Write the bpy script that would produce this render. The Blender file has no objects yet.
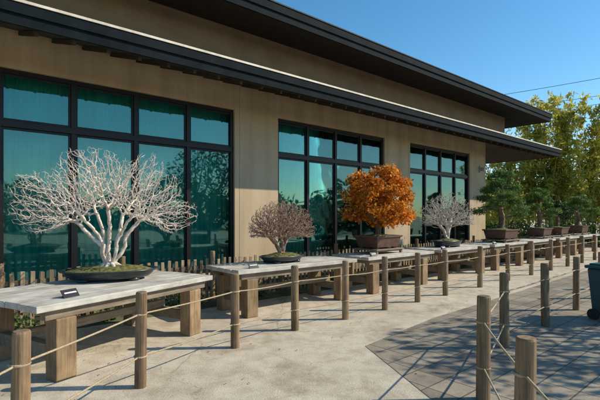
import bpy, math, random
import numpy as np
from mathutils import Vector, Matrix
random.seed(7); rng=np.random.default_rng(7)
S=bpy.context.scene
COL=S.collection

# ------------------------------------------------------------------ materials
def newmat(name):
    m=bpy.data.materials.new(name); m.use_nodes=True
    nt=m.node_tree; b=nt.nodes['Principled BSDF']
    return m,nt,b
def N(nt,t,**kw):
    n=nt.nodes.new(t)
    for k,v in kw.items(): setattr(n,k,v)
    return n
def ramp(nt,fac,stops):
    r=N(nt,'ShaderNodeValToRGB'); e=r.color_ramp.elements
    while len(e)<len(stops): e.new(0.5)
    for i,(p,c) in enumerate(stops):
        e[i].position=p; e[i].color=(c[0],c[1],c[2],1)
    nt.links.new(fac,r.inputs[0]); return r.outputs[0]
def noise(nt,scale,detail=4,rough=.6,stretch=None,dist=0):
    tc=N(nt,'ShaderNodeTexCoord'); mp=N(nt,'ShaderNodeMapping')
    if stretch: mp.inputs['Scale'].default_value=stretch
    nt.links.new(tc.outputs['Object'],mp.inputs[0])
    n=N(nt,'ShaderNodeTexNoise'); n.inputs['Scale'].default_value=scale
    n.inputs['Detail'].default_value=detail; n.inputs['Roughness'].default_value=rough
    n.inputs['Distortion'].default_value=dist
    nt.links.new(mp.outputs[0],n.inputs['Vector']); return n.outputs[0]
def bump(nt,b,h,strength=.3,dist=.01):
    bp=N(nt,'ShaderNodeBump'); bp.inputs['Strength'].default_value=strength
    bp.inputs['Distance'].default_value=dist
    nt.links.new(h,bp.inputs['Height']); nt.links.new(bp.outputs[0],b.inputs['Normal'])
def mixc(nt,a,bc,fac,mode='MIX'):
    m=N(nt,'ShaderNodeMix',data_type='RGBA',blend_type=mode)
    if isinstance(fac,(int,float)): m.inputs[0].default_value=fac
    else: nt.links.new(fac,m.inputs[0])
    for i,v in ((6,a),(7,bc)):
        if isinstance(v,tuple): m.inputs[i].default_value=(v[0],v[1],v[2],1)
        else: nt.links.new(v,m.inputs[i])
    return m.outputs[2]
def simple(name,c1,c2,scale=8,rough=.7,bs=.2,bd=.005,stretch=None,metal=0,detail=4,lo=.35,hi=.65,spec=None):
    m,nt,b=newmat(name)
    n=noise(nt,scale,detail,.65,stretch)
    nt.links.new(ramp(nt,n,[(lo,c1),(hi,c2)]),b.inputs['Base Color'])
    b.inputs['Roughness'].default_value=rough; b.inputs['Metallic'].default_value=metal
    if spec is not None: b.inputs['Specular IOR Level'].default_value=spec
    if bs: bump(nt,b,n,bs,bd)
    return m
def wood(name,c1,c2,axis='x',rough=.8,island=.35,grime=.7):
    m,nt,b=newmat(name)
    st={'x':(1.2,18,18),'y':(18,1.2,18),'z':(18,18,1.2)}[axis]
    n=noise(nt,2.2,5,.7,st,.4); n2=noise(nt,3.5,3,.6)
    c=ramp(nt,n,[(.3,c1),(.7,c2)])
    c=mixc(nt,c,ramp(nt,n2,[(.35,(.55,.52,.5)),(.6,(1,1,1))]),grime,'MULTIPLY')
    g=N(nt,'ShaderNodeNewGeometry')
    v=ramp(nt,g.outputs['Random Per Island'],[(0,(1-island,)*3),(1,(1.0,)*3)])
    c=mixc(nt,c,v,1.0,'MULTIPLY')
    nt.links.new(c,b.inputs['Base Color']); b.inputs['Roughness'].default_value=rough
    bump(nt,b,n,.5,.004)
    return m
def leafmat(name,stops,rough=.55,trans=.35,nscale=3.0):
    m,nt,b=newmat(name)
    g=N(nt,'ShaderNodeNewGeometry')
    c=ramp(nt,g.outputs['Random Per Island'],stops)
    n=noise(nt,nscale,1)
    c=mixc(nt,c,ramp(nt,n,[(.35,(.6,.65,.6)),(.62,(1,1,1))]),1.0,'MULTIPLY')
    nt.links.new(c,b.inputs['Base Color']); b.inputs['Roughness'].default_value=rough
    b.inputs['Specular IOR Level'].default_value=.3
    if trans:
        t=N(nt,'ShaderNodeBsdfTranslucent'); nt.links.new(c,t.inputs[0])
        mx=N(nt,'ShaderNodeMixShader'); mx.inputs[0].default_value=trans
        nt.links.new(b.outputs[0],mx.inputs[1]); nt.links.new(t.outputs[0],mx.inputs[2])
        nt.links.new(mx.outputs[0],nt.nodes['Material Output'].inputs[0])
    return m

M_post=wood('weathered_post_wood',(.17,.10,.05),(.50,.34,.19),'z')
M_leg=wood('table_leg_wood',(.22,.13,.065),(.52,.36,.20),'z')
M_rail=wood('table_rail_wood',(.20,.15,.10),(.44,.35,.25),'x')
M_top=wood('whitewashed_boards',(.46,.43,.37),(.80,.76,.68),'x',.65,.2,.75)
M_picket=wood('bamboo_picket',(.24,.16,.09),(.55,.42,.27),'z',.7,.5)
M_fr=simple('dark_bronze_frame',(.008,.008,.009),(.014,.014,.014),20,.4,0,metal=.0,spec=.3)
M_fascia=simple('dark_fascia',(.004,.008,.010),(.009,.014,.018),3,.75,.1,spec=.08)
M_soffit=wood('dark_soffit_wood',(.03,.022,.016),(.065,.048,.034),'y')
M_drip=simple('copper_drip_edge',(.50,.43,.33),(.70,.62,.5),6,.5,0)
M_rooftop=simple('roof_metal',(.010,.014,.017),(.02,.024,.028),3,.6,0,spec=.15)
M_rope=simple('rope_fibre',(.30,.22,.13),(.52,.41,.27),90,.9,.5,.003)
M_pot=simple('dark_glazed_pot',(.012,.018,.022),(.035,.045,.05),9,.3,.1)
M_pot2=simple('brown_clay_pot',(.07,.035,.022),(.14,.07,.045),12,.5,.15)
M_moss=simple('moss',(.035,.04,.012),(.20,.19,.05),22,.95,.8,.02)
M_soil=simple('mossy_soil',(.045,.04,.022),(.13,.15,.055),3.5,.95,.7,.02)
M_sign=simple('plaque_black',(.01,.01,.012),(.02,.02,.022),10,.3,0)
M_label=simple('plaque_print',(.55,.55,.52),(.75,.75,.7),120,.5,0,lo=.48,hi=.52)
M_bin=simple('teal_plastic',(.010,.055,.065),(.014,.075,.085),5,.5,0)
M_black=simple('black_rubber',(.01,.01,.01),(.02,.02,.02),5,.6,0)
M_wire=simple('wire_black',(.02,.02,.02),(.03,.03,.03),5,.6,0)

M_wall,nt,b=newmat('tan_stucco')
n1=noise(nt,1.1,4,.6); n2=noise(nt,180,2,.6); n3=noise(nt,1.0,4,.6,(3,3,.25))
c=ramp(nt,n1,[(.3,(.47,.36,.23)),(.7,(.55,.43,.28))])
c=mixc(nt,c,ramp(nt,n3,[(.35,(.78,.76,.73)),(.6,(1,1,1))]),.8,'MULTIPLY')
nt.links.new(c,b.inputs['Base Color']); b.inputs['Roughness'].default_value=.9
bump(nt,b,n2,.35,.004)
M_wall2=simple('upper_wall_panels',(.22,.155,.09),(.29,.21,.125),1.4,.85,.1)

M_glass,nt,b=newmat('window_glass')
for l in list(nt.links): nt.links.remove(l)
tr=N(nt,'ShaderNodeBsdfTransparent'); tr.inputs[0].default_value=(.60,.88,.84,1)
gl=N(nt,'ShaderNodeBsdfGlossy'); gl.inputs['Roughness'].default_value=.02; gl.inputs[0].default_value=(.60,.86,.83,1)
fr=N(nt,'ShaderNodeFresnel'); fr.inputs[0].default_value=1.45
ad=N(nt,'ShaderNodeMath',operation='MULTIPLY_ADD'); ad.inputs[1].default_value=.9; ad.inputs[2].default_value=.07
wv=noise(nt,1.6,1,.5); bp=N(nt,'ShaderNodeBump'); bp.inputs['Strength'].default_value=.08; bp.inputs['Distance'].default_value=.05
nt.links.new(wv,bp.inputs['Height']); nt.links.new(bp.outputs[0],gl.inputs['Normal'])
mx=N(nt,'ShaderNodeMixShader'); nt.links.new(fr.outputs[0],ad.inputs[0]); nt.links.new(ad.outputs[0],mx.inputs[0])
nt.links.new(tr.outputs[0],mx.inputs[1]); nt.links.new(gl.outputs[0],mx.inputs[2])
nt.links.new(mx.outputs[0],nt.nodes['Material Output'].inputs[0])
M_curtain=simple('teal_curtain',(.11,.42,.38),(.19,.55,.50),1.5,.9,0,stretch=(3,3,.4))

M_white=simple('pale_bark',(.42,.33,.26),(.82,.72,.62),14,.8,.4,.004,lo=.3,hi=.62)
M_grey=simple('russet_bark',(.22,.13,.09),(.46,.31,.22),22,.85,.4,.004)
M_pale2=simple('silver_bark',(.38,.33,.28),(.66,.60,.52),22,.85,.3,.004)
M_brown=simple('brown_bark',(.09,.055,.035),(.24,.16,.11),16,.9,.6,.006)
M_orange=leafmat('orange_leaves',[(0,(.50,.13,.012)),(.4,(.85,.28,.02)),(.75,(.95,.45,.05)),(1,(.68,.16,.02))],.5,.45,5)
M_dgreen=leafmat('pine_needles',[(0,(.05,.12,.03)),(.5,(.11,.22,.05)),(1,(.28,.36,.08))],.6,.3,4)
M_mgreen=leafmat('shrub_leaves',[(0,(.03,.07,.015)),(.5,(.07,.14,.03)),(1,(.16,.22,.05))],.5,.0,2)
M_bam=leafmat('bamboo_leaves',[(0,(.30,.32,.05)),(.4,(.56,.53,.08)),(.75,(.78,.64,.11)),(1,(.85,.66,.15))],.5,.5,.45)
M_culm=simple('bamboo_culm',(.28,.30,.10),(.5,.46,.16),4,.4,0)
M_hedge=leafmat('hedge_leaves',[(0,(.03,.07,.018)),(.6,(.09,.15,.033)),(1,(.22,.25,.055))],.5,.0,1)

# ------------------------------------------------------------------ mesh helpers
def empty(name,loc=(0,0,0),rz=0):
    e=bpy.data.objects.new(name,None); e.location=loc; e.rotation_euler=(0,0,rz)
    e.empty_display_size=.2; COL.objects.link(e); return e
def np_mesh(name,verts,quads,mat,parent=None,smooth=False):
    me=bpy.data.meshes.new(name)
    verts=np.asarray(verts,dtype=np.float32); quads=np.asarray(quads,dtype=np.int32)
    k=quads.shape[1]
    me.vertices.add(len(verts)); me.vertices.foreach_set('co',verts.ravel())
    me.loops.add(quads.size); me.loops.foreach_set('vertex_index',quads.ravel())
    me.polygons.add(len(quads)); me.polygons.foreach_set('loop_start',np.arange(0,quads.size,k,dtype=np.int32))
    try: me.polygons.foreach_set('loop_total',np.full(len(quads),k,dtype=np.int32))
    except Exception: pass
    me.update(calc_edges=True); me.validate()
    if smooth: me.polygons.foreach_set('use_smooth',np.ones(len(me.polygons),dtype=bool))
    me.materials.append(mat)
    o=bpy.data.objects.new(name,me); COL.objects.link(o)
    if parent: o.parent=parent
    return o
class B:
    def __init__(s): s.v=[]; s.f=[]
    def box(s,c,size,rot=None):
        i=len(s.v); hx,hy,hz=[a/2 for a in size]
        for x,y,z in((-1,-1,-1),(1,-1,-1),(1,1,-1),(-1,1,-1),(-1,-1,1),(1,-1,1),(1,1,1),(-1,1,1)):
            p=Vector((x*hx,y*hy,z*hz))
            if rot is not None: p=rot@p
            s.v.append((p.x+c[0],p.y+c[1],p.z+c[2]))
        for f in((0,3,2,1),(4,5,6,7),(0,1,5,4),(1,2,6,5),(2,3,7,6),(3,0,4,7)): s.f.append(tuple(i+k for k in f))
    def b2(s,x0,x1,y0,y1,z0,z1): s.box(((x0+x1)/2,(y0+y1)/2,(z0+z1)/2),(x1-x0,y1-y0,z1-z0))
    def tube(s,pts,rs,n=8,cap=True):
        base=len(s.v); pts=[Vector(p) for p in pts]
        for k,p in enumerate(pts):
            d=(pts[min(k+1,len(pts)-1)]-pts[max(k-1,0)])
            if d.length<1e-6: d=Vector((0,0,1))
            d.normalize()
            a=d.cross(Vector((0,0,1)) if abs(d.z)<.95 else Vector((0,1,0))); a.normalize(); bb=d.cross(a)
            for j in range(n):
                t=2*math.pi*j/n; q=p+(a*math.cos(t)+bb*math.sin(t))*rs[k]; s.v.append(tuple(q))
        for k in range(len(pts)-1):
            for j in range(n):
                o=base+k*n; s.f.append((o+j,o+(j+1)%n,o+n+(j+1)%n,o+n+j))
        if cap:
            s.f.append(tuple(base+j for j in range(n))[::-1]); o=base+(len(pts)-1)*n
            s.f.append(tuple(o+j for j in range(n)))
    def lathe(s,prof,n=40,sx=1,sy=1,c=(0,0,0)):
        base=len(s.v)
        for r,z in prof:
            for j in range(n):
                t=2*math.pi*j/n; s.v.append((c[0]+r*sx*math.cos(t),c[1]+r*sy*math.sin(t),c[2]+z))
        for k in range(len(prof)-1):
            for j in range(n):
                o=base+k*n; s.f.append((o+j,o+(j+1)%n,o+n+(j+1)%n,o+n+j))
        s.f.append(tuple(base+j for j in range(n))[::-1]); o=base+(len(prof)-1)*n
        s.f.append(tuple(o+j for j in range(n)))
    def obj(s,name,mat,parent=None,bevel=0,smooth=False):
        me=bpy.data.meshes.new(name); me.from_pydata(s.v,[],s.f); me.update()
        me.materials.append(mat)
        if smooth:
            for p in me.polygons: p.use_smooth=len(p.vertices)==4
        o=bpy.data.objects.new(name,me); COL.objects.link(o)
        if parent: o.parent=parent
        if bevel:
            m=o.modifiers.new('bevel','BEVEL'); m.width=bevel; m.segments=2; m.limit_method='ANGLE'
        return o

def leaves(centers,size,aspect=.5,flat=0.0,droop=None):
    n=len(centers); C=np.asarray(centers,float)
    a=rng.normal(size=(n,3)); 
    if droop is not None: a=a*.6+np.array(droop)
    a/=np.linalg.norm(a,axis=1)[:,None]
    w=rng.normal(size=(n,3)); w[:,2]*=(1-flat)
    bb=np.cross(a,w); bb/=np.linalg.norm(bb,axis=1)[:,None]+1e-9
    s=size*(.6+.8*rng.random(n))[:,None]
    a=a*s; bb=bb*s*aspect
    V=np.stack([C-a*.5,C+bb*.5,C+a*.5,C-bb*.5],1).reshape(-1,3)
    F=np.arange(4*n).reshape(n,4); return V,F

def colonize(paths,att,step,infl,kill,iters=120,jit=.25,up=0.0,maxch=3):
    nodes=[];par=[]
    root=np.array(paths[0][0],float); nodes.append(root); par.append(-1)
    for p in paths:
        cur=0; prev=root
        for q in p[1:]:
            q=np.array(q,float); L=np.linalg.norm(q-prev); k=max(1,int(L/step))
            st=prev.copy()
            for i in range(1,k+1):
                nodes.append(st+(q-st)*i/k+rng.normal(size=3)*step*.10); par.append(cur); cur=len(nodes)-1
            prev=q
    A=np.array(att,float); near=np.full(len(A),-1); nd=np.full(len(A),1e9)
    alive=np.ones(len(A),bool); ch={}
    start=0
    for it in range(iters):
        new=np.array(nodes[start:])
        if len(new)==0: break
        idx=np.where(alive)[0]
        if len(idx)==0: break
        for c0 in range(0,len(new),400):
            blk=new[c0:c0+400]
            D=np.linalg.norm(A[idx][:,None,:]-blk[None],axis=2)
            m=D.argmin(1); d=D[np.arange(len(idx)),m]
            better=d<nd[idx]; ii=idx[better]; nd[ii]=d[better]; near[ii]=start+c0+m[better]
        alive&=nd>kill
        start=len(nodes)
        idx=np.where(alive&(nd<infl))[0]
        if len(idx)==0: break
        Nn=np.array(nodes); acc={}
        dirs=A[idx]-Nn[near[idx]]; dirs/=np.linalg.norm(dirs,axis=1)[:,None]
        for j,i in enumerate(idx):
            acc.setdefault(int(near[i]),[]).append(j)
        for k,l in acc.items():
            if ch.get(k,0)>=maxch: continue
            d=dirs[l].sum(0); d/=np.linalg.norm(d)+1e-9
            d=d+rng.normal(size=3)*jit; d[2]+=up; d/=np.linalg.norm(d)
            nodes.append(Nn[k]+d*step); par.append(k); ch[k]=ch.get(k,0)+1
    return np.array(nodes),np.array(par)
def branch_mesh(name,nodes,par,tip,pw,mat,parent,rmax=None,n=5,flare=None):
    cnt=len(nodes); acc=np.zeros(cnt); big=np.full(cnt,-1); bigr=np.zeros(cnt); r=np.zeros(cnt); haskid=np.zeros(cnt,bool)
    for i in range(cnt-1,-1,-1):
        r[i]=tip if acc[i]==0 else acc[i]**(1/pw)
        r[i]=max(r[i],tip)
        p=par[i]
        if p>=0:
            acc[p]+=r[i]**pw+ (tip*.25)**pw; haskid[p]=True
            if r[i]>bigr[p]: bigr[p]=r[i]; big[p]=i
    if rmax: 
        rr=r.copy(); k=math.log(rmax/tip)/math.log(r[0]/tip); r=tip*(rr/tip)**k
    V=[];F=[];ring={}
    def mk(p,d,rad):
        d=d/(np.linalg.norm(d)+1e-9); u=np.cross(d,[0,0,1.] if abs(d[2])<.95 else [0,1.,0]); u/=np.linalg.norm(u); w=np.cross(d,u)
        b0=len(V)
        for j in range(n):
            t=2*math.pi*j/n; V.append(p+(u*math.cos(t)+w*math.sin(t))*rad)
        return b0
    for i in range(cnt):
        p=par[i]
        if p<0: continue
        d=nodes[i]-nodes[p]
        if big[i]>=0: d2=d+(nodes[big[i]]-nodes[i])
        else: d2=d
        if big[p]==i and p in ring: b0=ring[p]
        else: b0=mk(nodes[p],d,min(r[p],r[i]*1.15 if p!=0 else r[i]*1.5))
        b1=mk(nodes[i],d2,r[i] if haskid[i] else r[i]*.4); ring[i]=b1
        best=0;bd=1e9
        for o in range(n):
            dd=np.linalg.norm((V[b0]-nodes[p])/max(r[p],1e-6)-(V[b1+o]-nodes[i])/max(r[i],1e-6))
            if dd<bd: bd=dd;best=o
        for j in range(n): F.append((b0+j,b0+(j+1)%n,b1+(j+1+best)%n,b1+(j+best)%n))
    o=np_mesh(name,V,F,mat,parent,True)
    return o,r
def ellipsoid_pts(n,c,rad,shell=.0,zmin=-9,power=1/3):
    out=[]
    while len(out)<n:
        v=rng.normal(size=(n,3)); v/=np.linalg.norm(v,axis=1)[:,None]
        rr=(shell**3+(1-shell**3)*rng.random(n))**power
        P=v*rr[:,None]*np.array(rad)+np.array(c)
        P=P[P[:,2]>zmin]; out.extend(P.tolist())
    return np.array(out[:n])

# ------------------------------------------------------------------ ground
def ground_material():
    m,nt,b=newmat('concrete_ground')
    a=noise(nt,.55,4,.6); f=noise(nt,4.5,6,.7); g=noise(nt,70,2,.7); st=noise(nt,1.4,5,.75,dist=.8)
    c=ramp(nt,a,[(.3,(.50,.43,.32)),(.5,(.60,.52,.40)),(.7,(.68,.60,.47))])
    c=mixc(nt,c,ramp(nt,f,[(.35,(.70,.67,.64)),(.58,(1,1,1))]),.8,'MULTIPLY')
    c=mixc(nt,c,ramp(nt,st,[(.36,(.62,.58,.53)),(.50,(1,1,1))]),.6,'MULTIPLY')
    c=mixc(nt,c,ramp(nt,g,[(.3,(.60,.60,.58)),(.52,(1,1,1))]),.8,'MULTIPLY')
    tc=N(nt,'ShaderNodeTexCoord'); vo=N(nt,'ShaderNodeTexVoronoi',feature='DISTANCE_TO_EDGE'); vo.inputs['Scale'].default_value=.30
    wn=noise(nt,2.2,4,.6); 
    add=N(nt,'ShaderNodeVectorMath',operation='ADD'); sc=N(nt,'ShaderNodeVectorMath',operation='SCALE'); sc.inputs[3].default_value=.5
    nt.links.new(wn,sc.inputs[0]); nt.links.new(tc.outputs['Object'],add.inputs[0]); nt.links.new(sc.outputs[0],add.inputs[1]); nt.links.new(add.outputs[0],vo.inputs['Vector'])
    c=mixc(nt,c,ramp(nt,vo.outputs[0],[(0,(.5,.47,.43)),(.004,(1,1,1))]),.6,'MULTIPLY')
    nt.links.new(c,b.inputs['Base Color']); b.inputs['Roughness'].default_value=.92
    bump(nt,b,g,.5,.008); return m
def paving_material():
    m,nt,b=newmat('granite_paving')
    tc=N(nt,'ShaderNodeTexCoord'); mp=N(nt,'ShaderNodeMapping'); mp.inputs['Rotation'].default_value=(0,0,math.radians(-41))
    nt.links.new(tc.outputs['Object'],mp.inputs[0])
    br=N(nt,'ShaderNodeTexBrick'); br.offset=0.0; br.inputs['Scale'].default_value=1.0
    br.inputs['Brick Width'].default_value=.3; br.inputs['Row Height'].default_value=.3; br.inputs['Mortar Size'].default_value=.007
    br.inputs['Color1'].default_value=(.22,.19,.15,1); br.inputs['Color2'].default_value=(.37,.32,.25,1); br.inputs['Mortar'].default_value=(.09,.08,.06,1)
    nt.links.new(mp.outputs[0],br.inputs['Vector'])
    f=noise(nt,2.5,5,.65); g=noise(nt,110,2,.7)
    c=mixc(nt,br.outputs[0],ramp(nt,f,[(.3,(.62,.6,.58)),(.65,(1.15,1.1,1.0))]),.9,'MULTIPLY')
    c=mixc(nt,c,ramp(nt,g,[(.3,(.6,.6,.6)),(.6,(1.1,1.1,1.1))]),.7,'MULTIPLY')
    nt.links.new(c,b.inputs['Base Color']); b.inputs['Roughness'].default_value=.8
    bump(nt,b,br.outputs[1],-.4,.004); return m
g=B(); g.v=[(-400,-400,0),(400,-400,0),(400,400,0),(-400,400,0)]; g.f=[(0,1,2,3)]
g.obj('ground',ground_material())
g=B(); g.v=[(1.15,-2,.004),(14,-2,.004),(22,18.5,.004),(17.2,20.5,.004),(1.95,6.3,.004),(.75,4.95,.004),(1.1,3.4,.004)]; g.f=[(0,1,2,3,4,5,6)]
g.obj('paved_path',paving_material())

# ------------------------------------------------------------------ building
TH=math.radians(40.54); W0=(-1.41,9.3,0)
H=empty('exhibition_hall',W0,TH)
wins=[(-5.25,0.0,5),(1.18,5.14,4),(6.39,10.1,4)]
SILL=.32; HEAD=3.8; TRAN=2.94
w=B(); u=-9.5; WT=.3
for a,bb,k in wins:
    w.b2(u,a,0,WT,0,4.6); w.b2(a,bb,0,WT,HEAD,4.6); w.b2(a,bb,0,WT,0,SILL); u=bb
w.b2(u,11.3,0,WT,0,4.6)
w.b2(11.0,11.3,WT,9,0,4.6)
w.b2(-9.5,11.0,8.7,9,0,4.6); w.b2(-9.5,-9.2,WT,8.7,0,4.6)
w.b2(11.3,12.9,2.2,2.4,0,4.3)
w.obj('wall',M_wall,H)
j=B()
for x in (.12,5.24,6.29,10.2): j.b2(x-.004,x+.004,-.002,.01,.0,4.36)
j.obj('wall_joints',M_rail,H)
pl=B(); pl.b2(-9.5,11.32,-.04,-.001,0,.22); pl.obj('plinth',simple('plinth_stone',(.16,.15,.13),(.26,.24,.21),9,.85,.3),H)
w=B(); w.b2(-9.4,13.0,.02,8.9,4.6,5.7); w.obj('upper_wall',M_wall2,H)
f=B(); gl=B()
for a,bb,k in wins:
    y0,y1=.06,.16
    f.b2(a,bb,y0,y1,HEAD-.07,HEAD+.0); f.b2(a,bb,y0-.03,y1,SILL,SILL+.09)
    f.b2(a+.0,bb,y0-.012,y1+.0,TRAN-.05,TRAN+.05)
    pw=(bb-a)/k
    for i in range(k+1):
        x=min(max(a+i*pw,a+.035),bb-.035); ww=.07 if i in(0,k) else .075
        f.b2(x-ww/2,x+ww/2,y0-.006,y1,SILL+.09,HEAD-.07)
    for i in range(k):
        xa=a+i*pw+.035; xb=a+(i+1)*pw-.035
        for (za,zb) in((SILL+.09,TRAN-.05),(TRAN+.05,HEAD-.07)):
            yy=.085
            f.b2(xa,xa+.035,yy,yy+.05,za,zb); f.b2(xb-.035,xb,yy,yy+.05,za,zb)
            f.b2(xa+.035,xb-.035,yy,yy+.05,za,za+.04); f.b2(xa+.035,xb-.035,yy,yy+.05,zb-.035,zb)
        gl.b2(xa+.03,xb-.03,.105,.112,SILL+.1,TRAN-.06); gl.b2(xa+.03,xb-.03,.105,.112,TRAN+.06,HEAD-.08)
f.obj('window_frames',M_fr,H,.004)
gl.obj('window_glass',M_glass,H)
for a,bb,k in wins:
    V=[];F=[];n=int((bb-a+.4)/.02)
    for i in range(n+1):
        x=a-.2+(bb-a+.4)*i/n; y=.46+.028*math.sin(i*1.05+.6*math.sin(i*.13))+.012*math.sin(i*.31)
        V+= [(x,y,.1),(x,y+.004,HEAD+.2)]
    for i in range(n): F.append((2*i,2*i+2,2*i+3,2*i+1))
    np_mesh('curtain',V,F,M_curtain,H,True)
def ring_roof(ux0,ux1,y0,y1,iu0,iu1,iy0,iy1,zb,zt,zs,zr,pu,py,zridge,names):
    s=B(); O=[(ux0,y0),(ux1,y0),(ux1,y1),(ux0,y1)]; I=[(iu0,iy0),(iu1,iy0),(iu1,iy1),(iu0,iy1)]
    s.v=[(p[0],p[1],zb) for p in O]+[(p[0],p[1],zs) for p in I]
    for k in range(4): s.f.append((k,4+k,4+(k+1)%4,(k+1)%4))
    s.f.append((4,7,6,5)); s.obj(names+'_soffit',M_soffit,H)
    t=B(); t.v=[(p[0],p[1],zt) for p in O]+[(ux0+pu,y0+py,zridge),(ux1-pu,y0+py,zridge),(ux1-pu,y1-py,zridge),(ux0+pu,y1-py,zridge)]
    for k in range(4): t.f.append((k,(k+1)%4,4+(k+1)%4,4+k))
    t.f.append((4,5,6,7)); t.obj(names+'_covering',M_rooftop,H)
    fa=B(); th=.03
    def band(o,z0,z1,bb):
        bb.b2(ux0-o,ux1+o,y0-o,y0-o+th,z0,z1); bb.b2(ux0-o,ux1+o,y1+o-th,y1+o,z0,z1)
        bb.b2(ux1+o-th,ux1+o,y0-o+th,y1+o-th,z0,z1); bb.b2(ux0-o,ux0-o+th,y0-o+th,y1+o-th,z0,z1)
    band(.03,zb-.01,zb+.13,fa); band(.06,zb+.13,zt-.02,fa)
    fa.obj(names+'_fascia',M_fascia,H)
    return band
bd=ring_roof(-10.5,14.55,-1.5,9.8,-9.5,13.0,-.001,9,3.93,4.22,4.40,0,1.6,1.6,4.70,'lower_roof')
dr=B(); bd(.075,4.20,4.235,dr); dr.obj('lower_roof_drip_edge',M_drip,H)
bd=ring_roof(-10.5,14.4,-1.2,9.8,-9.5,13.0,.0,8.9,5.40,5.70,5.56,0,5,5,6.7,'upper_roof')
dr=B(); bd(.075,5.685,5.71,dr); dr.obj('upper_roof_drip_edge',M_rooftop,H)
r=B(); x=-10.3
while x<14.3:
    ang=math.atan2(.47,1.45)
    r.box((x,-.73,4.155-.03),(.05,1.45,.06),Matrix.Rotation(ang,3,'X')); x+=.455
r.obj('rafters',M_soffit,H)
l=B(); l.b2(10.78,10.92,-.05,-.001,3.15,3.4); l.b2(10.79,10.91,-.2,-.05,3.2,3.34)
l.obj('wall_camera_housing',simple('grey_metal',(.3,.3,.3),(.4,.4,.4),8,.4,0),H,.01)

g=B(); g.v=[(-9.5,-1.7,.006),(14,-1.7,.006),(14,-.05,.006),(-9.5,-.05,.006)]; g.f=[(0,1,2,3)]
o=g.obj('planting_bed',M_soil); o.location=W0; o.rotation_euler=(0,0,TH)
C=[]
for i in range(120):
    cu=rng.uniform(-7,12.5); cy=rng.uniform(-1.65,-.15); rr=rng.uniform(.08,.26)
    C.append(ellipsoid_pts(110,(cu,cy,rr*.3),(rr,rr*.8,rr*.7),.3,0.01))
V,F=leaves(np.concatenate(C),.06,.5); o=np_mesh('ground_cover_plants',V,F,M_mgreen); o.location=W0; o.rotation_euler=(0,0,TH)

LF=empty('low_picket_fence',W0,TH)
p=B(); x=-7.5
while x<13.5:
    hgt=.74+rng.normal()*.012
    p.box((x,-1.15+rng.normal()*.004,hgt/2),(.052,.02,hgt),Matrix.Rotation(rng.normal()*.012,3,'Y')); x+=.115
p.obj('pickets',M_picket,LF,.004)
p=B()
for z in(.22,.60): p.b2(-7.5,13.5,-1.135,-1.10,z-.03,z+.03)
p.obj('rails',wood('rail_w',(.14,.1,.06),(.3,.22,.14),'x'),LF)
p=B(); x=-7.4
while x<13.5:
    p.tube([(x,-1.19,0),(x,-1.19,.88)],[.045,.043],10); x+=1.55
p.obj('posts',M_post,LF,.006)

# ------------------------------------------------------------------ tables
def table(A,dirang,L,Wd=.92,h=.72,name='display_table'):
    e=empty(name,(A[0],A[1],0),dirang)
    t=B(); nb=5; bw=Wd/nb
    for i in range(nb):
        o1,o2=rng.uniform(-.012,.012,2)
        t.box((L/2+o1,bw*(i+.5),h-.03+rng.uniform(-.002,.002)),(L+o2,bw-.008,.06))
    t.obj('top_boards',M_top,e,.006)
    f=B(); f.b2(.10,L-.10,.06,.14,h-.15,h-.062); f.b2(.10,L-.10,Wd-.14,Wd-.06,h-.15,h-.062)
    f.b2(.25,L-.25,Wd/2-.04,Wd/2+.04,.301,.39)
    f.b2(.22,.36,.0+.14,Wd-.14,h-.148,h-.062); f.b2(L-.36,L-.22,.14,Wd-.14,h-.148,h-.062)
    f.b2(.24,.34,.2,Wd-.2,.18,.30); f.b2(L-.34,L-.24,.2,Wd-.2,.18,.30)
    f.obj('frame_rails',M_rail,e,.005)
    g=B()
    for x in(.29,L-.29):
        for y in(.13,Wd-.13): g.b2(x-.10,x+.10,y-.085,y+.085,0,h-.151)
    g.obj('legs',M_leg,e,.012)
    return e
T1dir=math.atan2(1.98,1.10)
t1=table((-2.24,3.67),T1dir,2.27,1.32)
DA=math.atan2(.667,.745); d2=np.array([.745,.667]); A0=np.array([-.88,6.11]); nb2=np.array([-.667,.745])
spans=[(0,2.57),(2.9,5.2),(5.5,7.95),(8.25,10.5),(10.8,13.0),(13.4,15.6),(16.0,18.4)]
for a,bb in spans:
    P=A0+d2*a; table((P[0],P[1]),DA,bb-a,.95)
def tpos(a,back=.5,dz=0):
    P=A0+d2*a+nb2*back; return (P[0],P[1],.723+dz)
def plaque(loc,rz):
    e=empty('name_plaque',loc,rz); b_=B(); R=Matrix.Rotation(math.radians(-38),3,'X')
    b_.box((0,0,.035),(.17,.008,.09),R); b_.box((0,.035,.02),(.1,.008,.05),Matrix.Rotation(math.radians(30),3,'X')); b_.obj('plate',M_sign,e,.002)
    b_=B(); b_.box((0,-.0055,.042),(.13,.0015,.015),R); b_.obj('print',M_label,e)
def onT1(x,y):
    c,s=math.cos(T1dir),math.sin(T1dir); return (-2.24+x*c-y*s,3.67+x*s+y*c,.723)
plaque(onT1(.42,.20),T1dir+.1)
for a in(.35,3.2,5.8,8.5): plaque(tpos(a,.12),DA)

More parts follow.
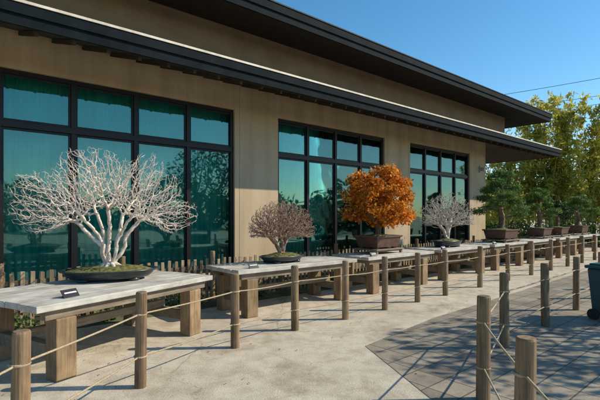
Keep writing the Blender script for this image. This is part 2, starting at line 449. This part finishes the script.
# ------------------------------------------------------------------ pots & bonsai
def stand(e,rx,ry,h):
    b_=B(); b_.box((0,0,-.0125),(rx*2,ry*2,.025)); 
    for sx in(-1,1):
        for sy in(-1,1): b_.box((sx*(rx-.05),sy*(ry-.05),-.025-(h-.025)/2),(.05,.05,h-.025))
    b_.box((0,-(ry-.05),-.04),(rx*2-.16,.02,.028)); b_.box((0,(ry-.05),-.04),(rx*2-.16,.02,.028))
    b_.obj('wooden_stand',M_rail,e,.004)
def pot(e,rx,ry,h,mat,kind='oval'):
    b_=B()
    if kind=='oval':
        prof=[(.80,.03),(.84,.035),(.93,h*.6),(.97,h*.85),(1.03,h*.88),(1.04,h),(.97,h),(.95,h*.85),(.0001,h*.84)]
        b_.lathe(prof,48,rx,ry)
        for sx in(-.5,.5):
            for sy in(-.45,.45): b_.lathe([(.07,0),(.07,.035)],12,1,1,(sx*rx,sy*ry,0))
        b_.obj('pot',mat,e,0,True)
    else:
        lv=[(.80,.03),(.84,.03),(.96,h*.85),(1.04,h*.86),(1.05,h),(.95,h),(.93,h*.8)]
        V=b_.v
        for s,z in lv:
            for x,y in((-1,-1),(1,-1),(1,1),(-1,1)): V.append((x*rx*s,y*ry*s,z))
        for k in range(len(lv)-1):
            for q in range(4): b_.f.append((k*4+q,k*4+(q+1)%4,k*4+4+(q+1)%4,k*4+4+q))
        b_.f.append((3,2,1,0)); k=(len(lv)-1)*4; b_.f.append((k,k+1,k+2,k+3))
        for sx in(-.7,.7):
            for sy in(-.6,.6): b_.box((sx*rx,sy*ry,.015),(.09,.09,.03))
        b_.obj('pot',mat,e,.006)
    V=[];F=[];nr=10;ns=40
    sq=.93 if kind=='oval' else .78
    for i in range(nr+1):
        t=i/nr
        for k in range(ns):
            a=2*math.pi*k/ns; rr=t*sq
            if kind!='oval': 
                q=1/max(abs(math.cos(a)),abs(math.sin(a))); rr=t*min(q,1.2)*.9
            V.append((rx*rr*math.cos(a),ry*rr*math.sin(a),h*.86+(.055+.03*rx)*(1-t**2)+rng.normal()*.004*(t<1)))
    for i in range(nr):
        for k in range(ns): F.append((i*ns+k,i*ns+(k+1)%ns,(i+1)*ns+(k+1)%ns,(i+1)*ns+k))
    np_mesh('moss_soil',V,F,M_moss,e,True)

e=empty('bare_bonsai_tree',onT1(1.36,.86),math.radians(20))
pot(e,.54,.36,.13,M_pot)
zb=.15
paths=[]
stems=[(-.16,.02,.40,-.48,.0,.80),(-.07,.10,.50,-.22,.14,.98),(.0,-.03,.55,-.02,-.06,1.08),(.09,.06,.50,.20,.15,.98),(.15,-.04,.42,.44,-.05,.82),(.10,-.1,.45,.28,-.25,.80),(-.10,-.1,.45,-.30,-.22,.80)]
for s in stems:
    paths.append([(0,0,zb-.03),(s[0]*.25,s[1]*.4,zb+.05),(s[0]*.6+rng.normal()*.01,s[1],zb+s[2]*.35),(s[0]*.8+rng.normal()*.02,s[1],zb+s[2]*.62),(s[0]*1.25,s[1],zb+s[2]*.9),(s[3]*.7,s[4],zb+s[5]*.66)])
at=ellipsoid_pts(8000,(-.03,0,zb+.74),(1.03,.74,.70),.25,zb+.38)
# uneven outline: lobes pushed in/out
ph=np.arctan2(at[:,2]-zb-.5,at[:,0]); rad=1+.07*np.sin(ph*7+1)+.05*np.sin(ph*13+at[:,1]*3)
at[:,0]*=rad; at[:,2]=zb+.5+(at[:,2]-zb-.5)*rad
keep=[(p[2]>zb+.36+.40*max(0,1-abs(p[0])/.75)) for p in at]; at=at[np.array(keep)]
nodes,par=colonize(paths,at,.033,.36,.040,100,.25,.02)
branch_mesh('branches',nodes,par,.0020,2.1,M_white,e,rmax=.050,n=5)
rt=B()
for k in range(9):
    a=k*.7+.2; L=rng.uniform(.12,.2); rt.tube([(0,0,zb+.05),(math.cos(a)*L*.5,math.sin(a)*L*.5,zb+.035),(math.cos(a)*L*1.2,math.sin(a)*L*1.2,zb-.01)],[.042,.028,.012],7)
rt.obj('surface_roots',M_white,e,0,True)

def bare(name,loc,rz,w,h,mat,pots,seed_paths,tip=.003,rmax=.06,natt=3000,step=.03,potkw=('oval',M_pot),low=.3):
    e=empty(name,loc,rz); pr,py,ph=pots; pot(e,pr,py,ph,potkw[1],potkw[0]); z=ph+.02
    at=ellipsoid_pts(natt,(0,0,z+h*.42),(w/2,w*.40,h*.58),.25,z+h*low)
    P=[[(0,0,z-.03)]+[(a*w,b_*w,z+c*h) for a,b_,c in s] for s in seed_paths]
    nodes,par=colonize(P,at,step,.4,step*1.1,90,.25,.02)
    branch_mesh('branches',nodes,par,tip,2.2,mat,e,rmax=rmax)
bare('bare_bonsai_tree',tpos(1.22),DA,1.26,.93,M_grey,(.42,.28,.11),[[(.02,0,.15),(-.03,0,.35)],[(.02,0,.15),(.15,.05,.38)],[(-.08,.02,.2),(-.25,0,.38)]],.0030,.062,7500,.025)
bare('bare_bonsai_tree',tpos(6.65),DA,1.62,1.2,M_pale2,(.48,.30,.16),[[(.02,0,.15),(-.05,0,.4)],[(.02,0,.15),(.2,.05,.4)],[(-.08,.02,.2),(-.3,0,.36)]],.0035,.07,3600,.040)

def leafy(name,loc,rz,w,h,pots,seeds,lm,bark,clumps,nl,ls,asp,kind='rect',rmax=.08,droop=None,pm=M_pot2,jit=.025,st=0):
    e=empty(name,loc,rz); pr,py,ph=pots; pot(e,pr,py,ph,pm,kind); z=ph+.02
    if st: stand(e,pr*1.1,py*1.1,st)
    P=[[(0,0,z-.03)]+[(a*w,b_*w,z+c*h) for a,b_,c in s] for s in seeds]
    C=[(c[0]*w,c[1]*w,z+c[2]*h,c[3]*w,c[4]*h) for c in clumps]
    at=np.concatenate([ellipsoid_pts(160,(c[0],c[1],c[2]),(c[3],c[3],c[4])) for c in C])
    nodes,par=colonize(P,at,.045,.8,.07,80,.2,.0)
    branch_mesh('branches',nodes,par,.004,2.2,bark,e,rmax=rmax)
    L=[]
    for c in C:
        k=int(nl*c[3]*c[3]*c[4]/sum(q[3]**2*q[4] for q in C))
        L.append(ellipsoid_pts(k,(c[0],c[1],c[2]),(c[3]*1.05,c[3]*1.05,c[4]*1.05),.45)+rng.normal(size=(k,3))*jit)
    V,F=leaves(np.concatenate(L),ls,asp,.0,droop); np_mesh('foliage',V,F,lm,e)
    return e
cl=[]
for i in range(80):
    a=rng.uniform(0,6.28); t=rng.random()**.45; zz=rng.uniform(.18,.95)
    R=.48*math.sqrt(max(.05,1-((zz-.42)/.60)**2)); 
    cl.append((math.cos(a)*R*t,math.sin(a)*R*t*.9,zz,rng.uniform(.06,.10),rng.uniform(.045,.07)))
leafy('orange_bonsai_tree',tpos(3.9,.55,.10),DA,1.56,1.42,(.42,.30,.27),[[(.0,0,.12),(-.03,0,.4),(.02,0,.65)],[(.0,0,.12),(.2,.0,.42)],[(0,0,.12),(-.22,.05,.4)]],M_orange,M_brown,cl,13000,.058,.75,rmax=.085,jit=.045,st=.098)
def pine_clumps(k,zlo,zhi,wr=.42,top=.12):
    o=[]
    for i in range(k):
        f=i/(k-1); zz=zlo+(zhi-zlo)*f; a=i*2.4+rng.uniform(-.4,.4); R=wr*(1-f*.8)
        o.append((math.cos(a)*R,math.sin(a)*R*.8,zz,rng.uniform(.12,.17)*(1-.25*f),.04+.015*rng.random()))
    return o
trunk=[[(.05,0,.15),(-.06,0,.4),(.03,0,.65),(0,0,.85)]]
leafy('pine_bonsai_tree',tpos(9.8,.5,.08),DA,1.95,1.74,(.48,.34,.30),trunk,M_dgreen,M_brown,pine_clumps(17,.25,.98),9500,.09,.22,rmax=.09,jit=.03,st=.078)
leafy('pine_bonsai_tree',tpos(12.9,.5,.08),DA,1.45,1.35,(.42,.3,.28),trunk,M_dgreen,M_brown,pine_clumps(12,.3,.96),6000,.09,.22,rmax=.08,jit=.03,st=.078)
leafy('pine_bonsai_tree',tpos(14.7,.5,.08),DA,1.3,1.0,(.42,.3,.28),trunk,M_mgreen,M_brown,pine_clumps(10,.35,.9),5000,.10,.3,rmax=.08,jit=.03,st=.078)
leafy('pine_bonsai_tree',tpos(17.2,.5,.08),DA,1.9,1.3,(.45,.3,.3),trunk,M_dgreen,M_brown,pine_clumps(11,.35,.9),6000,.10,.22,rmax=.08,jit=.03,st=.078)

# ------------------------------------------------------------------ rope fences
def rope_fence(pts,h=.85,hs=(.64,.27)):
    e=empty('rope_and_post_fence'); b_=B(); c_=B()
    for i,(x,y) in enumerate(pts):
        hh=h+rng.uniform(-.02,.02); tx,ty=rng.uniform(-.012,.012,2)
        R=.052*rng.uniform(.93,1.05)
        b_.tube([(x,y,0),(x+tx*.5,y+ty*.5,hh*.5),(x+tx,y+ty,hh-.012),(x+tx,y+ty,hh)],[R*1.02,R,R*.97,R*.85],16)
    b_.obj('posts',M_post,e,0)
    for z in hs:
        P=[];
        for i in range(len(pts)-1):
            a=Vector((*pts[i],z)); q=Vector((*pts[i+1],z)); sag=.006+rng.uniform(0,.012)
            for k in range(12):
                t=k/12; v=a.lerp(q,t); v.z-=4*sag*t*(1-t); P.append(v)
        P.append(Vector((*pts[-1],z)))
        c_.tube(P,[.0075]*len(P),6)
        for (x,y) in pts:
            c_.lathe([(.052,-.009),(.060,0),(.052,.009)],14,1,1,(x,y,z))
    c_.obj('ropes',M_rope,e,0,True)
L=[(-1.75,1.25),(-1.63,2.5),(-1.40,3.77),(-.74,4.9),(-.066,5.65),(.66,6.25),(1.36,6.88),(2.05,7.5),(2.75,8.13)]
x,y=2.75,8.13
for i in range(8): x+=.745*1.4; y+=.667*1.4; L.append((x,y))
rope_fence(L)
R_=[(1.02,1.2),(1.22,2.35),(1.49,3.5),(2.33,4.9),(3.34,5.85),(4.4,6.85)]
x,y=4.4,6.85
for i in range(8): x+=.745*1.45; y+=.667*1.45; R_.append((x,y))
rope_fence(R_)

# ------------------------------------------------------------------ bin
def binobj(loc,rz):
    e=empty('waste_bin',loc,rz); b_=B()
    lv=[(.20,.22,.08),(.24,.27,.74)]
    V=b_.v
    for a,c,z in lv:
        for sx,sy in((-1,-1),(1,-1),(1,1),(-1,1)): V.append((sx*a,sy*c,z))
    b_.f=[(3,2,1,0),(4,5,6,7)]+[(q,(q+1)%4,4+(q+1)%4,4+q) for q in range(4)]
    b_.obj('body',M_bin,e,.02)
    b_=B(); b_.box((0,0,.765),(.53,.59,.045)); b_.box((0,0,.80),(.44,.5,.03)); b_.box((0,-.32,.77),(.3,.05,.03)); b_.obj('lid',M_bin,e,.012)
    b_=B()
    for s in(-.2,.2): b_.tube([(s-.025,.2,.08),(s+.025,.2,.08)],[.08,.08],18)
    b_.box((0,-.16,.04),(.3,.06,.08)); b_.obj('wheels',M_black,e,.004)
binobj((4.52,6.15,0),math.radians(30))

# ------------------------------------------------------------------ background planting
def bamboo(name,clumps,lsize=.26):
    e=empty(name); cb=B(); L=[]
    for (cx,cy,rad,k,hmin,hmax,nl) in clumps:
        for i in range(k):
            a=rng.uniform(0,6.28); r=rad*math.sqrt(rng.random()); x=cx+r*math.cos(a); y=cy+r*math.sin(a)
            h=rng.uniform(hmin,hmax); la=rng.uniform(0,6.28); lean=rng.uniform(.06,.22)*h
            P=[]
            for t in np.linspace(0,1,8):
                P.append((x+math.cos(la)*lean*t**2.3,y+math.sin(la)*lean*t**2.3,h*(t-.08*t**4)))
            cb.tube(P,[.035*(1-.85*t)+.004 for t in np.linspace(0,1,8)],5,False)
            Pn=np.array(P)
            ns=28; sp=rng.integers(0,ns,nl); sdir=rng.normal(size=(ns,3)); sdir[:,2]=np.abs(sdir[:,2])*.3-.1; st=.2+.8*rng.random(ns)
            sb=np.stack([np.interp(st,np.linspace(0,1,8),Pn[:,j]) for j in range(3)],1)
            ln=rng.random(nl)*(.95-.45*st[sp])*.75
            c=sb[sp]+sdir[sp]*ln[:,None]; c[:,2]-=ln**2*.3
            c+=rng.normal(size=c.shape)*.10; L.append(c)
    cb.obj('culms',M_culm,e)
    V,F=leaves(np.concatenate(L),lsize,.32,0,(0,0,-.35)); np_mesh('leaves',V,F,M_bam,e)
cl=[]
for i in range(11):
    t=i/10; cl.append((11.5+t*17,25.5-t*3.5+rng.uniform(-.8,.8),1.3,7,4.8,6.6,520))
cl+= [(13.6,24.6,.8,7,7.4,8.9,700),(15.2,24.5,.9,8,7.8,9.2,700),(16.8,24,.9,8,7.8,9.2,700),(18.5,23,1.0,6,7.2,8.8,600),(21.5,23,1.2,5,7,9.0,450)]
bamboo('bamboo_grove',cl)
def mass(name,items,mat,ls,asp=.6):
    L=[]
    for (x,y,z,rx,ry,rz,k) in items:
        sub=14
        for s in range(sub):
            v=rng.normal(size=3); v/=np.linalg.norm(v); c=np.array([x,y,z])+v*np.array([rx,ry,rz])*.62
            if c[2]<.1: c[2]=.2
            L.append(ellipsoid_pts(k//sub,c,(rx*.42,ry*.42,rz*.38),.3,.0))
    V,F=leaves(np.concatenate(L),ls,asp); return np_mesh(name,V,F,mat)
it=[]
for i in range(22):
    t=i/21; it.append((8.5+t*24,21.5-t*1.5+rng.uniform(-.5,.5),.6,1.0,.8,.6+rng.uniform(0,.35),1300))
mass('hedge',it,M_hedge,.13)
it=[]
for i in range(12):
    t=i/11; it.append((10+t*24,33+rng.uniform(-2,2),2.2+rng.uniform(0,.6),2.4,2,2.4,1500))
mass('distant_trees',it,M_bam,.34)
it=[]
for i in range(26):
    a=math.radians(18-i*8.2); R=34+rng.uniform(-2,2); it.append((R*math.cos(a),R*math.sin(a),1.8,3.6,3.6,2.3+rng.uniform(0,2.4),1100))
mass('garden_trees',it,M_mgreen,.6)
e=empty('maple_tree',(8.1,5.1,0),.3)
at=ellipsoid_pts(900,(0,0,3.4),(1.9,1.7,1.3),.3)
nodes,par=colonize([[(0,0,0),(.1,0,1.0),(0,.05,1.9)],[(0,0,0),(.1,0,1.0),(.5,.1,2.2)],[(0,0,0),(.1,0,1.0),(-.5,-.2,2.3)]],at,.12,1.4,.16,60,.25)
branch_mesh('branches',nodes,par,.010,2.2,M_brown,e,rmax=.13)
at=ellipsoid_pts(1700,(0,0,3.4),(1.9,1.7,1.3),.3)
V,F=leaves(at,.12,.7); np_mesh('foliage',V,F,M_mgreen,e)

e=empty('power_line')
for (a,q) in [((9,31,9.4),(34,24,12.8)),((12,31.5,9.0),(36,28,12.4)),((12,31.8,8.5),(36,28.3,11.8))]:
    b_=B(); P=[]
    for t in np.linspace(0,1,20):
        v=Vector(a).lerp(Vector(q),t); v.z-=4*.35*t*(1-t); P.append(v)
    b_.tube(P,[.016]*20,4); b_.obj('wire',M_wire,e)
b_=B(); b_.tube([(36,28,0),(36,28,13.2)],[.18,.12],12); b_.box((36,28,12.2),(.1,1.8,.1)); b_.tube([(8.6,31.4,0),(8.6,31.4,9.6)],[.18,.12],12); b_.obj('poles',simple('pole_concrete',(.3,.3,.29),(.4,.4,.38),5,.8,0),e)

P=[]
for i in range(520):
    P.append((rng.uniform(-3,6),rng.uniform(2,11),.012))
V,F=leaves(np.array(P),.03,.6,.0); V[:,2]=.008+np.abs(V[:,2]-.012)*.25; np_mesh('fallen_leaves',V,F,leafmat('dry_leaf',[(0,(.16,.07,.02)),(.5,(.3,.16,.05)),(1,(.1,.07,.03))],trans=0))

# ------------------------------------------------------------------ light
sd=Vector((.95,.05,0)).normalized(); EL=math.radians(36)
vec=Vector((sd.x*math.cos(EL),sd.y*math.cos(EL),math.sin(EL)))
sun=bpy.data.lights.new('sun','SUN'); sun.energy=5.0; sun.angle=math.radians(.5); sun.color=(1,.90,.72)
so=bpy.data.objects.new('sun',sun); COL.objects.link(so); so.rotation_euler=vec.to_track_quat('Z','Y').to_euler()
Wd=bpy.data.worlds.new('World'); S.world=Wd; Wd.use_nodes=True; nt=Wd.node_tree
sky=nt.nodes.new('ShaderNodeTexSky'); sky.sky_type='NISHITA'; sky.sun_disc=False
sky.sun_elevation=EL; sky.sun_rotation=math.atan2(sd.x,sd.y); sky.ozone_density=2.2; sky.air_density=1.0; sky.dust_density=.2
hs=nt.nodes.new('ShaderNodeHueSaturation'); hs.inputs['Saturation'].default_value=1.28; hs.inputs['Hue'].default_value=.49; hs.inputs['Value'].default_value=1.15
nt.links.new(sky.outputs[0],hs.inputs['Color'])
nt.links.new(hs.outputs[0],nt.nodes['Background'].inputs[0]); nt.nodes['Background'].inputs[1].default_value=.15

cam=bpy.data.cameras.new('camera'); co=bpy.data.objects.new('camera',cam); COL.objects.link(co)
co.location=(0,0,1.5); co.rotation_euler=(math.radians(90),0,0)
cam.lens=25.8; cam.sensor_width=36; cam.shift_y=16/600; cam.clip_end=2000; cam.clip_start=.05
S.camera=co
S.view_settings.view_transform='Standard'; S.view_settings.look='None'; S.view_settings.exposure=0
